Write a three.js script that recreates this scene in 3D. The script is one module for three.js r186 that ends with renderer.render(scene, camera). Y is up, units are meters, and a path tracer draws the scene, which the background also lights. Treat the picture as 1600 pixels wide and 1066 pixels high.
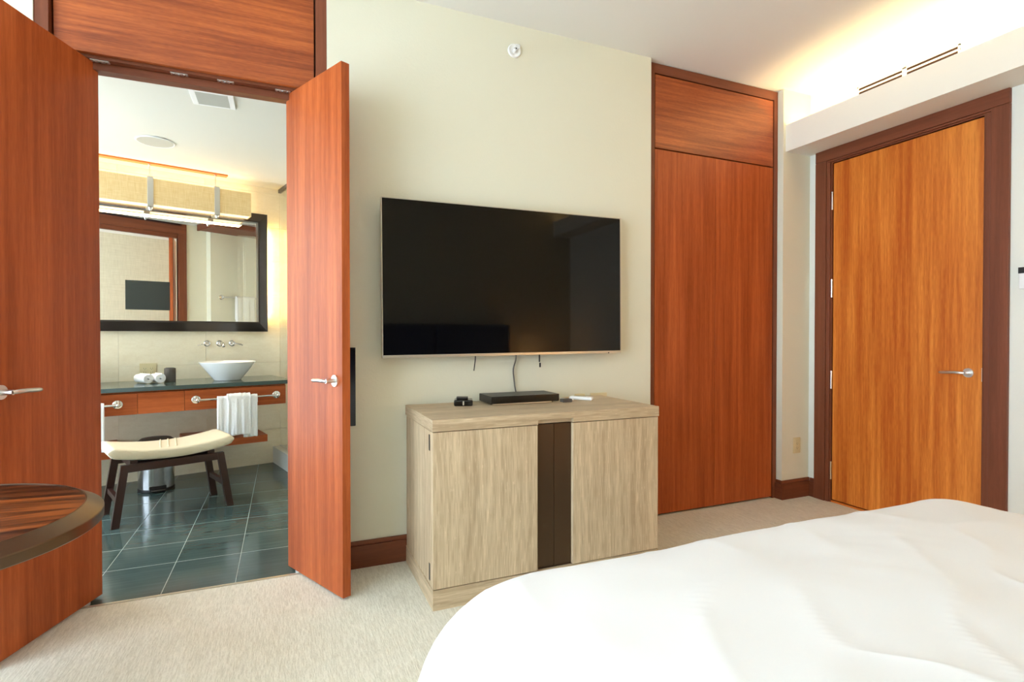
import * as THREE from 'three';
import { RoundedBoxGeometry } from 'three/addons/geometries/RoundedBoxGeometry.js';
import { mergeGeometries, toCreasedNormals } from 'three/addons/utils/BufferGeometryUtils.js';
import { RectAreaLightUniformsLib } from 'three/addons/lights/RectAreaLightUniformsLib.js';
import { ImprovedNoise } from 'three/addons/math/ImprovedNoise.js';

// ---------------------------------------------------------------- camera, sky, exposure
const scene = new THREE.Scene();
const D2R = Math.PI / 180;
const camera = new THREE.PerspectiveCamera(64.6, 1600 / 1066, 0.05, 60);
camera.position.set(0, 1.18, 2.82);
camera.rotation.set(-0.619 * D2R, -22.9 * D2R, 0, 'YXZ');
scene.background = new THREE.Color().setRGB(0.83, 1.0, 1.16);       // bright hazy sky, seen through the windows on the left
scene.backgroundIntensity = 8.7;
RectAreaLightUniformsLib.init();
const renderer = new THREE.WebGLRenderer({ antialias: true });
renderer.toneMapping = THREE.LinearToneMapping;
renderer.toneMappingExposure = 1.0;
renderer.shadowMap.enabled = true;

// ---------------------------------------------------------------- helpers
let seed = 7;
const rnd = () => { seed = (seed * 1664525 + 1013904223) >>> 0; return seed / 4294967296; };
const taken = new Map();
function numbered(n) { const k = taken.get(n) ?? 0; taken.set(n, k + 1); return k ? n + '_' + String(k).padStart(3, '0') : n; }

function boxUV(g, swap = false, uo = 0, vo = 0) {
  if (g.index) g = g.toNonIndexed();
  const p = g.attributes.position, uv = new Float32Array(p.count * 2);
  const a = new THREE.Vector3(), b = new THREE.Vector3(), c = new THREE.Vector3(), n = new THREE.Vector3();
  for (let i = 0; i < p.count; i += 3) {
    a.fromBufferAttribute(p, i); b.fromBufferAttribute(p, i + 1); c.fromBufferAttribute(p, i + 2);
    n.copy(b).sub(a).cross(c.clone().sub(a));
    const ax = Math.abs(n.x), ay = Math.abs(n.y), az = Math.abs(n.z);
    [a, b, c].forEach((v, k) => {
      let u, w;
      if (az >= ax && az >= ay) { u = v.x; w = v.y; } else if (ax >= ay) { u = v.z; w = v.y; } else { u = v.x; w = v.z; }
      if (swap) [u, w] = [w, u];
      uv[(i + k) * 2] = u + uo; uv[(i + k) * 2 + 1] = w + vo;
    });
  }
  g.setAttribute('uv', new THREE.BufferAttribute(uv, 2));
  return g;
}
// box between two corners, optional bevel radius, uv in metres
function box(x0, x1, y0, y1, z0, z1, { r = 0, swap = false, uo = 0, vo = 0 } = {}) {
  const w = x1 - x0, h = y1 - y0, d = z1 - z0;
  r = Math.min(r, w * 0.45, h * 0.45, d * 0.45);
  const g = r > 0 ? new RoundedBoxGeometry(w, h, d, 2, r) : new THREE.BoxGeometry(w, h, d);
  g.translate((x0 + x1) / 2, (y0 + y1) / 2, (z0 + z1) / 2);
  return boxUV(g, swap, uo, vo);
}
function clean(g) {
  if (g.index) g = g.toNonIndexed();
  for (const k of Object.keys(g.attributes)) if (!['position', 'normal', 'uv'].includes(k)) g.deleteAttribute(k);
  return g;
}
const merge = (list) => (list.length === 1 ? list[0] : mergeGeometries(list.map(clean)));
function mesh(name, geoms, mat, parent = scene, label) {
  const m = new THREE.Mesh(Array.isArray(geoms) ? merge(geoms) : geoms, mat);
  m.name = parent === scene ? numbered(name) : name;
  m.castShadow = m.receiveShadow = true;
  if (label) m.userData.label = label;
  parent.add(m);
  return m;
}
function tag(o, label, category, group, kind) {
  Object.assign(o.userData, { label, category });
  if (group) o.userData.group = group;
  if (kind) o.userData.kind = kind;
  return o;
}
function thing(name, label, category, [x, y, z] = [0, 0, 0], turn = 0, group, kind) {
  const o = new THREE.Group();
  o.name = numbered(name); o.position.set(x, y, z); o.rotation.y = turn; scene.add(o);
  return tag(o, label, category, group, kind);
}
const structure = (name, geoms, mat, label, category = 'wall') => tag(mesh(name, geoms, mat), label, category, null, 'structure');
function tube(pts, r, { seg = 24, rad = 8, closed = false } = {}) {
  return new THREE.TubeGeometry(new THREE.CatmullRomCurve3(pts.map((p) => new THREE.Vector3(...p)), closed), seg, r, rad, closed);
}
function cyl(r0, r1, h, x, y, z, axis = 'y', seg = 28) {
  const g = new THREE.CylinderGeometry(r1, r0, h, seg);
  if (axis === 'z') g.rotateX(Math.PI / 2);
  if (axis === 'x') g.rotateZ(-Math.PI / 2);
  g.translate(x, y, z);
  return g;
}
const lathe = (pts, seg = 48) => new THREE.LatheGeometry(pts.map((p) => new THREE.Vector2(...p)), seg);
function areaLight(w, h, color, intensity, pos, look, parent) {
  const l = new THREE.RectAreaLight(color, intensity, w, h);
  l.position.set(...pos); parent.add(l);
  // the light shines along its local -z
  const m = new THREE.Matrix4().lookAt(new THREE.Vector3(0, 0, 0), new THREE.Vector3(...look), Math.abs(look[1]) > 0.9 ? new THREE.Vector3(0, 0, 1) : new THREE.Vector3(0, 1, 0));
  l.quaternion.setFromRotationMatrix(m);
  return l;
}
// bathroom frame: the vanity wall stands at 15.5 degrees to the bedroom wall
const TH = 15.5 * D2R, BX = -0.1, BZ = -2.64;
const bath = (x, y, z) => [BX + x * Math.cos(TH) + z * Math.sin(TH), y, BZ - x * Math.sin(TH) + z * Math.cos(TH)];

// ---------------------------------------------------------------- textures
const hash = (x, y, s) => { let h = (x * 374761393 + y * 668265263 + s * 1442695041) | 0; h = Math.imul(h ^ (h >>> 13), 1274126177); return ((h ^ (h >>> 16)) >>> 0) / 4294967296; };
function vnoise(x, y, px, py, s) {          // value noise, periodic in px, py cells
  const xi = Math.floor(x), yi = Math.floor(y), fx = x - xi, fy = y - yi;
  const sx = fx * fx * (3 - 2 * fx), sy = fy * fy * (3 - 2 * fy);
  const X = (k) => ((k % px) + px) % px, Y = (k) => ((k % py) + py) % py;
  const a = hash(X(xi), Y(yi), s), b = hash(X(xi + 1), Y(yi), s), c = hash(X(xi), Y(yi + 1), s), d = hash(X(xi + 1), Y(yi + 1), s);
  return (a + (b - a) * sx) * (1 - sy) + (c + (d - c) * sx) * sy;
}
function texture(w, h, f, wm, hm, srgb = true) {
  const data = new Uint8Array(w * h * 4);
  for (let j = 0; j < h; j++) for (let i = 0; i < w; i++) {
    const c = f(i / w, j / h), k = (j * w + i) * 4;
    data[k] = Math.max(0, Math.min(255, c[0])); data[k + 1] = Math.max(0, Math.min(255, c[1])); data[k + 2] = Math.max(0, Math.min(255, c[2])); data[k + 3] = 255;
  }
  const t = new THREE.DataTexture(data, w, h);
  t.wrapS = t.wrapT = THREE.RepeatWrapping; t.magFilter = THREE.LinearFilter; t.minFilter = THREE.LinearMipmapLinearFilter; t.generateMipmaps = true;
  if (srgb) t.colorSpace = THREE.SRGBColorSpace;
  t.repeat.set(1 / wm, 1 / hm); t.needsUpdate = true;
  return t;
}
const lerp3 = (a, b, t) => [a[0] + (b[0] - a[0]) * t, a[1] + (b[1] - a[1]) * t, a[2] + (b[2] - a[2]) * t];
// straight-grained ribbon veneer, grain along v
function veneer(dark, light, s, { contrast = 1, bands = 22, wm = 1.3, hm = 2.6, w = 768, h = 1024 } = {}) {
  return texture(w, h, (u, v) => {
    const wu = u + 0.006 * (vnoise(u * 6, v * 3, 6, 3, s + 9) - 0.5);
    const a = vnoise(wu * bands, v * 2, bands, 2, s), b = vnoise(wu * 64, v * 4, 64, 4, s + 1), c = vnoise(wu * 190, v * 14, 190, 14, s + 2), d = vnoise(u * 384, v * 90, 384, 90, s + 3);
    let t = 0.34 * a + 0.3 * b + 0.22 * c + 0.14 * d;
    t = 0.5 + (t - 0.5) * 1.9 * contrast;
    return lerp3(dark, light, Math.max(0, Math.min(1, t)));
  }, wm, hm);
}
const sapele = veneer([140, 62, 24], [196, 104, 54], 11, { contrast: 0.72, bands: 18 });
const sapeleFig = veneer([126, 56, 20], [188, 100, 46], 23, { contrast: 0.95, bands: 14, hm: 1.5, wm: 0.9 });
const litDoorWood = veneer([182, 88, 22], [232, 144, 58], 31, { contrast: 1.0, bands: 26 });  // lighter orange than sapele: window light on the right door is in this colour
const mahogany = veneer([104, 54, 32], [134, 76, 50], 41, { contrast: 0.7 });
const oak = texture(768, 1024, (u, v) => {
  const wu = u + 0.02 * (vnoise(u * 4, v * 3, 4, 3, 51) - 0.5);
  const a = vnoise(wu * 14, v * 1, 14, 1, 52), b = vnoise(wu * 60, v * 5, 60, 5, 53), c = vnoise(wu * 220, v * 22, 220, 22, 54);
  const cath = Math.sin((wu * 9 + 0.9 * vnoise(u * 3, v * 2, 3, 2, 55)) * 12) * 0.5 + 0.5;
  const t = 0.2 * a + 0.25 * b + 0.4 * c + 0.15 * cath;
  const pore = vnoise(u * 380, v * 40, 380, 40, 56) > 0.86 ? 12 : 0;
  const k = lerp3([172, 149, 118], [210, 188, 155], Math.max(0, Math.min(1, 0.5 + (t - 0.5) * 1.7)));
  return [k[0] + pore, k[1] + pore, k[2] + pore];
}, 0.9, 1.2);
const zebrano = texture(512, 512, (u, v) => {
  const wv = v + 0.015 * (vnoise(u * 3, v * 4, 3, 4, 61) - 0.5);
  const a = vnoise(u * 2, wv * 34, 2, 34, 62), b = vnoise(u * 8, wv * 120, 8, 120, 63);
  const t = 0.68 * a + 0.32 * b;
  return lerp3([36, 15, 7], [132, 70, 30], Math.max(0, Math.min(1, (t - 0.32) * 2.6)));
}, 1.0, 1.0);
const carpetT = texture(1400, 1400, (u, v) => {
  const a = vnoise(u * 320, v * 40, 320, 40, 71), b = vnoise(u * 500, v * 160, 500, 160, 72), c = vnoise(u * 20, v * 8, 20, 8, 73);
  const t = 0.5 * a + 0.38 * b + 0.12 * c;
  return lerp3([204, 199, 180], [232, 228, 212], Math.max(0, Math.min(1, 0.5 + (t - 0.5) * 1.3)));
}, 1.2, 1.2);
const carpetB = texture(1024, 1024, (u, v) => { const a = vnoise(u * 320, v * 40, 320, 40, 71), b = vnoise(u * 500, v * 160, 500, 160, 72); const k = 255 * (0.6 * a + 0.4 * b); return [k, k, k]; }, 1.2, 1.2, false);
const slateT = [0, 1, 2].map((q) => texture(384, 384, (u, v) => {
  const a = vnoise(u * 3, v * 40, 3, 40, 80 + q), b = vnoise(u * 9, v * 120, 9, 120, 84 + q), c = vnoise(u * 5, v * 5, 5, 5, 88 + q);
  const t = 0.45 * a + 0.25 * b + 0.3 * c;
  return lerp3([[60, 76, 74], [64, 80, 77], [62, 79, 78]][q], [[82, 100, 96], [87, 105, 100], [85, 102, 99]][q], t);
}, 0.62, 0.62));
const limestoneT = texture(512, 512, (u, v) => {
  const a = vnoise(u * 5, v * 16, 5, 16, 91), b = vnoise(u * 24, v * 70, 24, 70, 92), c = vnoise(u * 120, v * 160, 120, 160, 93);
  return lerp3([232, 217, 184], [248, 237, 210], 0.45 * a + 0.3 * b + 0.25 * c);
}, 1.1, 1.1);
const plasterB = texture(512, 512, (u, v) => { const k = 255 * (0.5 * vnoise(u * 90, v * 90, 90, 90, 95) + 0.5 * vnoise(u * 220, v * 220, 220, 220, 96)); return [k, k, k]; }, 0.8, 0.8, false);
const clothT = texture(512, 512, (u, v) => { const a = vnoise(u * 8, v * 200, 8, 200, 97), b = vnoise(u * 200, v * 8, 200, 8, 98); return lerp3([206, 194, 164], [232, 222, 196], 0.5 * a + 0.5 * b); }, 0.7, 0.7);
const shadeT = texture(512, 256, (u, v) => { const a = vnoise(u * 256, v * 6, 256, 6, 101), b = vnoise(u * 12, v * 128, 12, 128, 102); return lerp3([232, 206, 150], [255, 240, 200], 0.5 * a + 0.5 * b); }, 0.5, 0.25);

// ---------------------------------------------------------------- materials
const S = (o) => new THREE.MeshStandardMaterial(o);
const Ph = (o) => new THREE.MeshPhysicalMaterial(o);
const hex = (r, g, b) => new THREE.Color(`rgb(${r},${g},${b})`);
const M = {
  wall: S({ color: hex(223, 220, 199), roughness: 0.85, bumpMap: plasterB, bumpScale: 0.0003 }),
  wallWhite: S({ color: hex(232, 232, 222), roughness: 0.85, bumpMap: plasterB, bumpScale: 0.0003 }),
  wallCloth: S({ map: clothT, roughness: 0.95 }),
  ceiling: S({ color: hex(234, 231, 223), roughness: 0.9 }),
  ceilingBath: S({ color: hex(222, 219, 206), roughness: 0.9 }),
  soffit: S({ color: hex(232, 230, 220), roughness: 0.8 }),
  carpet: S({ map: carpetT, roughness: 1, bumpMap: carpetB, bumpScale: 0.0008 }),
  sapele: Ph({ map: sapele, roughness: 0.42, specularIntensity: 0.5 }),
  sapeleFig: Ph({ map: sapeleFig, roughness: 0.38, specularIntensity: 0.9 }),
  litDoorWood: Ph({ map: litDoorWood, roughness: 0.45, specularIntensity: 0.7 }),  // right door and saddle wood, daylight brightening painted into the map
  mahogany: Ph({ map: mahogany, roughness: 0.45, specularIntensity: 0.7 }),
  oak: S({ map: oak, roughness: 0.5 }),
  zebrano: Ph({ map: zebrano, roughness: 0.35, specularIntensity: 0.4 }),
  groove: S({ color: hex(48, 22, 12), roughness: 0.7 }),
  bronze: S({ color: hex(84, 66, 50), roughness: 0.42, metalness: 0.75 }),
  bronzeRim: S({ color: hex(112, 92, 74), roughness: 0.3, metalness: 1 }),
  nickel: S({ color: hex(226, 225, 222), roughness: 0.32, metalness: 1 }),
  chrome: S({ color: hex(225, 225, 226), roughness: 0.08, metalness: 1 }),
  steel: S({ color: hex(186, 186, 186), roughness: 0.22, metalness: 1 }),
  copper: S({ color: hex(198, 122, 74), roughness: 0.35, metalness: 0.9 }),
  black: S({ color: hex(18, 17, 17), roughness: 0.4 }),
  blackGloss: Ph({ color: hex(12, 12, 13), roughness: 0.12 }),
  screen: Ph({ color: hex(7, 7, 8), roughness: 0.04, specularIntensity: 0.5 }),
  silver: S({ color: hex(196, 190, 176), roughness: 0.35, metalness: 0.8 }),
  rubber: S({ color: hex(30, 30, 30), roughness: 0.6 }),
  white: S({ color: hex(240, 240, 238), roughness: 0.45 }),
  ivory: S({ color: hex(222, 206, 162), roughness: 0.45 }),
  ceramic: Ph({ color: hex(242, 244, 244), roughness: 0.15, clearcoat: 0.5, clearcoatRoughness: 0.05 }),
  towel: S({ color: hex(246, 246, 246), roughness: 1, bumpMap: plasterB, bumpScale: 0.002 }),
  linen: Ph({ color: hex(234, 234, 234), roughness: 0.9, sheen: 0.2 }),
  navy: S({ color: hex(66, 76, 104), roughness: 0.9 }),
  darkwood: Ph({ color: hex(50, 22, 16), roughness: 0.35, clearcoat: 0.3, clearcoatRoughness: 0.2 }),
  cushion: Ph({ color: hex(232, 220, 192), roughness: 0.5 }),
  mirror: S({ color: new THREE.Color().setRGB(0.93, 0.93, 0.9), roughness: 0.0, metalness: 1 }),
  mirrorFrame: Ph({ color: hex(38, 28, 24), roughness: 0.3, clearcoat: 0.4, clearcoatRoughness: 0.15 }),
  mirrorScreen: Ph({ color: hex(44, 52, 52), roughness: 0.05 }),
  stoneTop: Ph({ color: hex(62, 80, 76), roughness: 0.14 }),
  grout: S({ color: hex(176, 186, 180), roughness: 0.9 }),
  groutLight: S({ color: hex(214, 200, 170), roughness: 0.9 }),
  limestone: S({ map: limestoneT, roughness: 0.45 }),
  marble: S({ color: hex(214, 214, 204), roughness: 0.35 }),
  glass: Ph({ color: 0xffffff, roughness: 0.0, transmission: 1, thickness: 0, ior: 1.5 }),
  windowFrame: S({ color: hex(210, 208, 200), roughness: 0.5 }),
  charcoal: S({ color: hex(84, 78, 72), roughness: 0.55 }),
  shade: S({ map: shadeT, color: hex(222, 216, 206), roughness: 0.9, emissive: new THREE.Color(1.0, 0.72, 0.36), emissiveIntensity: 0.17, emissiveMap: shadeT }),
  shadeBottom: S({ color: hex(255, 244, 220), roughness: 0.6, emissive: new THREE.Color(1.0, 0.82, 0.55), emissiveIntensity: 0.6 }),
  ledWarm: S({ color: hex(255, 240, 210), emissive: new THREE.Color(1.0, 0.72, 0.34), emissiveIntensity: 2.5 }),
  lampShade: S({ color: hex(240, 214, 170), roughness: 0.9, emissive: new THREE.Color(1.0, 0.5, 0.16), emissiveIntensity: 1.2 }),
  greyGrille: S({ color: hex(190, 188, 176), roughness: 0.8 }),
};
M.slate = slateT.map((t) => Ph({ map: t, roughness: 0.13 }));

// ---------------------------------------------------------------- room shell
const CE = 2.935, LX = -2.1, RX = 3.56, BK = 3.75, CB = 2.53;
structure('floor', [box(LX - 0.15, RX + 0.15, -0.1, 0, -0.03, BK + 0.15), box(2.1, RX + 0.15, -0.1, 0, -0.75, -0.03)], M.carpet, 'pale beige streaked carpet covering the bedroom', 'floor');
structure('ceiling', box(LX - 0.15, RX + 0.15, CE, CE + 0.12, -0.2, BK + 0.15), M.ceiling, 'plain off-white bedroom ceiling washed by the cove light', 'ceiling');
// wall with the television: three pieces round the double door and the closet
structure('wall_front', [
  box(LX - 0.15, -0.945, 0, CE, -0.16, 0), box(0.2, 2.148, 0, CE, -0.16, 0), box(2.148, RX + 0.12, 0, CE, -0.7, -0.66), box(2.1, 2.148, 0, CE, -0.66, -0.16),
  box(3.29, RX + 0.12, 0, CE, -0.66, 0.012),
], M.wall, 'pale sage beige wall behind the mounted television');
// right wall with a door opening
structure('wall_right', [
  box(RX, RX + 0.12, 0, CE, 0.012, 0.12), box(RX, RX + 0.12, 2.47, CE, 0.12, 1.16), box(RX, RX + 0.12, 0, CE, 1.16, BK + 0.15),
], M.wallWhite, 'off-white wall around the orange wood door', 'wall');
structure('wall_landing', [box(RX + 0.12, RX + 0.2, -0.1, 2.6, 0.05, 1.25)], M.wallWhite, 'blank wall of the landing beyond the orange door', 'wall');
structure('wall_rear', box(LX - 0.15, RX + 0.15, 0, CE, BK, BK + 0.15), M.wallCloth, 'beige cloth covered wall behind the bed', 'wall');
// window wall on the left, bedroom and bathroom
structure('wall_left', [
  box(LX - 0.15, LX, 0, 0.12, 0, BK), box(LX - 0.15, LX, 2.72, CE, 0, BK), box(LX - 0.15, LX, 0.12, 2.72, 0, 0.5), box(LX - 0.15, LX, 0.12, 2.72, 3.65, BK),
], M.wallWhite, 'white wall around the tall bedroom window', 'wall');
function windowUnit(name, x, y0, y1, z0, z1, n, label) {
  const w = thing(name, label, 'window', [x, y0, (z0 + z1) / 2], 0, null, 'structure');
  const h = y1 - y0, hw = (z1 - z0) / 2;
  mesh('window_frame', [box(-0.04, 0.04, 0, 0.05, -hw, hw), box(-0.04, 0.04, h - 0.05, h, -hw, hw), box(-0.04, 0.04, 0, h, -hw, -hw + 0.05), box(-0.04, 0.04, 0, h, hw - 0.05, hw)], M.windowFrame, w);
  for (let k = 1; k < n; k++) { const z = -hw + (2 * hw * k) / n; mesh('mullion', box(-0.035, 0.035, 0.05, h - 0.05, z - 0.025, z + 0.025), M.windowFrame, w); }
  for (let k = 0; k < n; k++) { const a = -hw + (2 * hw * k) / n + 0.026, b = -hw + (2 * hw * (k + 1)) / n - 0.026; mesh('pane', box(-0.004, 0.004, 0.051, h - 0.051, a, b), M.glass, w); }
}
windowUnit('window_1', LX - 0.07, 0.12, 2.72, 0.5, 3.65, 3, 'tall three-light window in the left bedroom wall');

// soffit with light cove over the right-hand door
{
  const t = thing('soffit', 'white dropped soffit with hidden cove light above the orange door', 'soffit', [0, 0, 0], 0, null, 'structure');
  mesh('soffit_box', [box(3.312, RX, 2.492, 2.58, 0.012, BK), box(3.312, 3.332, 2.58, 2.682, 0.012, BK)], M.soffit, t);
  mesh('light_strip', box(3.44, 3.48, 2.582, 2.602, 0.05, 3.7), M.ledWarm, t, 'glowing warm cove light strip');
  areaLight(0.05, 3.6, new THREE.Color(1.0, 0.72, 0.36), 42, [3.46, 2.609, 1.87], [-0.3, 1, 0], t);
}
// slot diffuser on the wall above the soffit
{
  const t = thing('slot_diffuser', 'long double-slot air diffuser high on the wall above the soffit', 'air vent', [RX, 2.811, 0.666]);
  mesh('diffuser_frame', [box(-0.008, 0, 0.022, 0.03, -0.30, 0.30), box(-0.008, 0, -0.03, -0.022, -0.30, 0.30), box(-0.008, 0, -0.03, 0.03, -0.30, -0.29), box(-0.008, 0, -0.03, 0.03, 0.29, 0.30), box(-0.008, 0, -0.03, 0.03, -0.012, 0.012), box(-0.009, 0, -0.004, 0.004, -0.30, 0.30)], M.white, t);
  for (const s of [-1, 1]) for (const q of [-1, 1]) mesh('slot', box(-0.002, -0.0005, q * 0.013 - 0.009, q * 0.013 + 0.009, s * 0.151 - 0.139, s * 0.151 + 0.139), M.groove, t);
}
// baseboards
const bbProfile = (x0, x1, z0, z1, nx, nz, h = 0.135) => [box(Math.min(x0, x1), Math.max(x0, x1), 0, h - 0.022, z0, z1, { swap: true }), box(Math.min(x0, x1) + (nx < 0 ? 0.006 : 0), Math.max(x0, x1) - (nx > 0 ? 0.006 : 0), h - 0.022, h, z0 + (nz < 0 ? 0.006 : 0), z1 - (nz > 0 ? 0.006 : 0), { swap: true, r: 0.003 })];
structure('baseboard_front', [...bbProfile(0.2, 2.148, 0, 0.018, 0, 1), ...bbProfile(LX, -0.945, 0, 0.018, 0, 1)], M.mahogany, 'dark mahogany baseboard under the television wall', 'baseboard');
structure('baseboard_corner', [...bbProfile(3.274, RX, 0.012, 0.03, 0, 1), ...bbProfile(3.274, 3.29, -0.034, 0.012, -1, 0), ...bbProfile(RX - 0.016, RX, 0.03, 0.072, -1, 0)], M.mahogany, 'short mahogany baseboard in the corner beside the closet', 'baseboard');
structure('baseboard_right', bbProfile(RX - 0.016, RX, 1.186, BK, -1, 0), M.mahogany, 'mahogany baseboard right of the orange door', 'baseboard');

// ---------------------------------------------------------------- double-door frame
{
  const t = thing('trim_1', 'dark mahogany frame and wood transom around the open double doors', 'door frame', [0, 0, 0], 0, null, 'structure');
  mesh('frame_post', box(-0.945, -0.896, 0, CE, -0.16, -0.006, { r: 0.002 }), M.mahogany, t);
  mesh('frame_post', box(0.149, 0.2, 0, CE, -0.16, -0.006, { r: 0.002, uo: 0.4 }), M.mahogany, t);
  mesh('frame_head', box(-0.896, 0.149, 2.87, CE, -0.16, -0.006, { r: 0.002, swap: true }), M.mahogany, t);
  mesh('transom_panel', box(-0.889, 0.142, 2.397, 2.863, -0.06, -0.036, { r: 0.0015, swap: true, uo: 0.35 }), M.sapeleFig, t, 'reddish wood transom panel with horizontal grain');
  mesh('panel_backing', box(-0.896, 0.149, 2.40, 2.87, -0.11, -0.06), M.groove, t);
  mesh('door_head', box(-0.896, 0.149, 2.385, 2.41, -0.16, -0.062, { swap: true }), M.mahogany, t);
  mesh('door_stop', box(-0.896, 0.149, 2.352, 2.385, -0.16, -0.1, { swap: true, r: 0.002 }), M.mahogany, t);
  for (const x of [-0.74, -0.44, -0.25, 0.0]) {
    const p = mesh('catch_plate', box(x - 0.035, x + 0.035, 2.3815, 2.385, -0.093, -0.07, { r: 0.001 }), M.nickel, t, 'small nickel catch plate under the door head');
    mesh('screw', [cyl(0.005, 0.005, 0.004, x - 0.022, 2.381, -0.081), cyl(0.006, 0.006, 0.006, x, 2.380, -0.081), cyl(0.005, 0.005, 0.004, x + 0.022, 2.381, -0.081)], M.steel, p);
  }
  // casing on the bathroom side
  mesh('bathroom_casing', [box(0.1, 0.19, 0, 2.40, -0.182, -0.16, { r: 0.003 }), box(-0.935, -0.845, 0, 2.40, -0.182, -0.16, { r: 0.003 }), box(-0.935, 0.19, 2.40, 2.505, -0.182, -0.16, { swap: true, r: 0.003 })], M.mahogany, t);
  mesh('pivot', cyl(0.02, 0.02, 0.012, 0.067, 0.006, -0.063, 'y', 20), M.nickel, t, 'silver floor pivot of the right leaf');
  mesh('pivot', cyl(0.02, 0.02, 0.012, -0.806, 0.006, -0.063, 'y', 20), M.nickel, t, 'silver floor pivot of the left leaf');
  mesh('threshold', box(-0.896, 0.149, -0.02, 0.004, -0.044, -0.03), M.silver, t, 'thin pale metal threshold strip');
}
function leverGeo(dir, face, out = 1) {      // lever handle on the z side `face`, pointing along x by dir
  const z = face, q = Math.sign(face) || 1;
  const rose = cyl(0.026, 0.026, 0.009, 0, 0, z + q * 0.0045, 'z', 32);
  const neck = cyl(0.0095, 0.0095, 0.045, 0, 0, z + q * 0.027, 'z', 20);
  const pts = [[0, 0, z + q * 0.046], [dir * 0.02, 0.001, z + q * 0.052], [dir * 0.06, 0.001, z + q * 0.053], [dir * 0.1, -0.001, z + q * 0.05], [dir * 0.128, -0.002, z + q * 0.047]];
  const n = 30, rad = 14, curve = new THREE.CatmullRomCurve3(pts.map((p) => new THREE.Vector3(...p)));
  const g = new THREE.TubeGeometry(curve, n, 1, rad), pos = g.attributes.position;
  for (let i = 0; i <= n; i++) {
    const c = curve.getPointAt(i / n), s = i / n, r = 0.0098 * (s < 0.12 ? 0.9 + s : 1.02 - 0.05 * s) * (s > 0.86 ? Math.sqrt(Math.max(0.02, 1 - ((s - 0.86) / 0.14) ** 2)) : 1);
    for (let k = 0; k <= rad; k++) { const j = i * (rad + 1) + k; pos.setXYZ(j, c.x + (pos.getX(j) - c.x) * r, c.y + (pos.getY(j) - c.y) * r * 0.85, c.z + (pos.getZ(j) - c.z) * r * 0.75); }
  }
  g.computeVertexNormals();
  return { rose: [rose, neck], lever: g };
}
function addHandle(parent, x, y, faces, dir, mat = M.nickel) {
  for (const f of faces) {
    const h = leverGeo(dir, f);
    const place = (g) => { const c = g.clone(); c.translate(x, y, 0); return c; };
    const m = mesh('lever_handle', place(h.lever), mat, parent, 'satin nickel lever');
    mesh('rose', h.rose.map(place), mat, m);
  }
}
function leaf(name, pivot, turn, uo, label, face, end = 0.435) {
  const t = thing(name, label, 'door', [pivot[0], 0.012, pivot[1]], turn, null, 'structure');
  mesh('door_panel', box(-0.08, end, 0, 2.372, -0.02, 0.02, { r: 0.0015, uo, vo: 0.1 }), M.sapele, t);
  addHandle(t, end - 0.054, 0.964, [face * 0.02], -1);
  return t;
}
leaf('door_1', [-0.806, -0.063], -110.5 * D2R, 0.15, 'reddish wood door leaf standing open at the left edge', -1, 0.478);
leaf('door_2', [0.067, -0.063], -64.6 * D2R, 0.72, 'narrow reddish wood door leaf standing open beside the television wall', 1);

// ---------------------------------------------------------------- built-in closet
{
  const t = thing('built_in_closet', 'tall reddish wood built-in closet between television wall and corner', 'closet', [2.72, 0, -0.035]);
  const X = (a) => a - 2.72;
  mesh('frame', [box(X(2.15), X(2.203), 0, 2.93, -0.1, 0.0), box(X(3.252), X(3.288), 0, 2.93, -0.1, 0.0), box(X(2.203), X(3.252), 2.868, 2.93, -0.1, 0.0, { swap: true })], M.mahogany, t);
  mesh('upper_panel', box(X(2.209), X(3.246), 2.392, 2.862, -0.03, -0.004, { r: 0.0015, swap: true, uo: 0.9 }), M.sapeleFig, t, 'upper wood panel with horizontal grain');
  mesh('door', box(X(2.209), X(2.7125), 0.012, 2.383, -0.03, -0.004, { r: 0.0012, uo: 0.31 }), M.sapele, t);
  mesh('door', box(X(2.7145), X(3.246), 0.012, 2.383, -0.03, -0.004, { r: 0.0012, uo: 0.88 }), M.sapele, t);
  mesh('carcass', box(X(2.203), X(3.252), 0.005, 2.9, -0.5, -0.034), M.groove, t);
}

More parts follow.
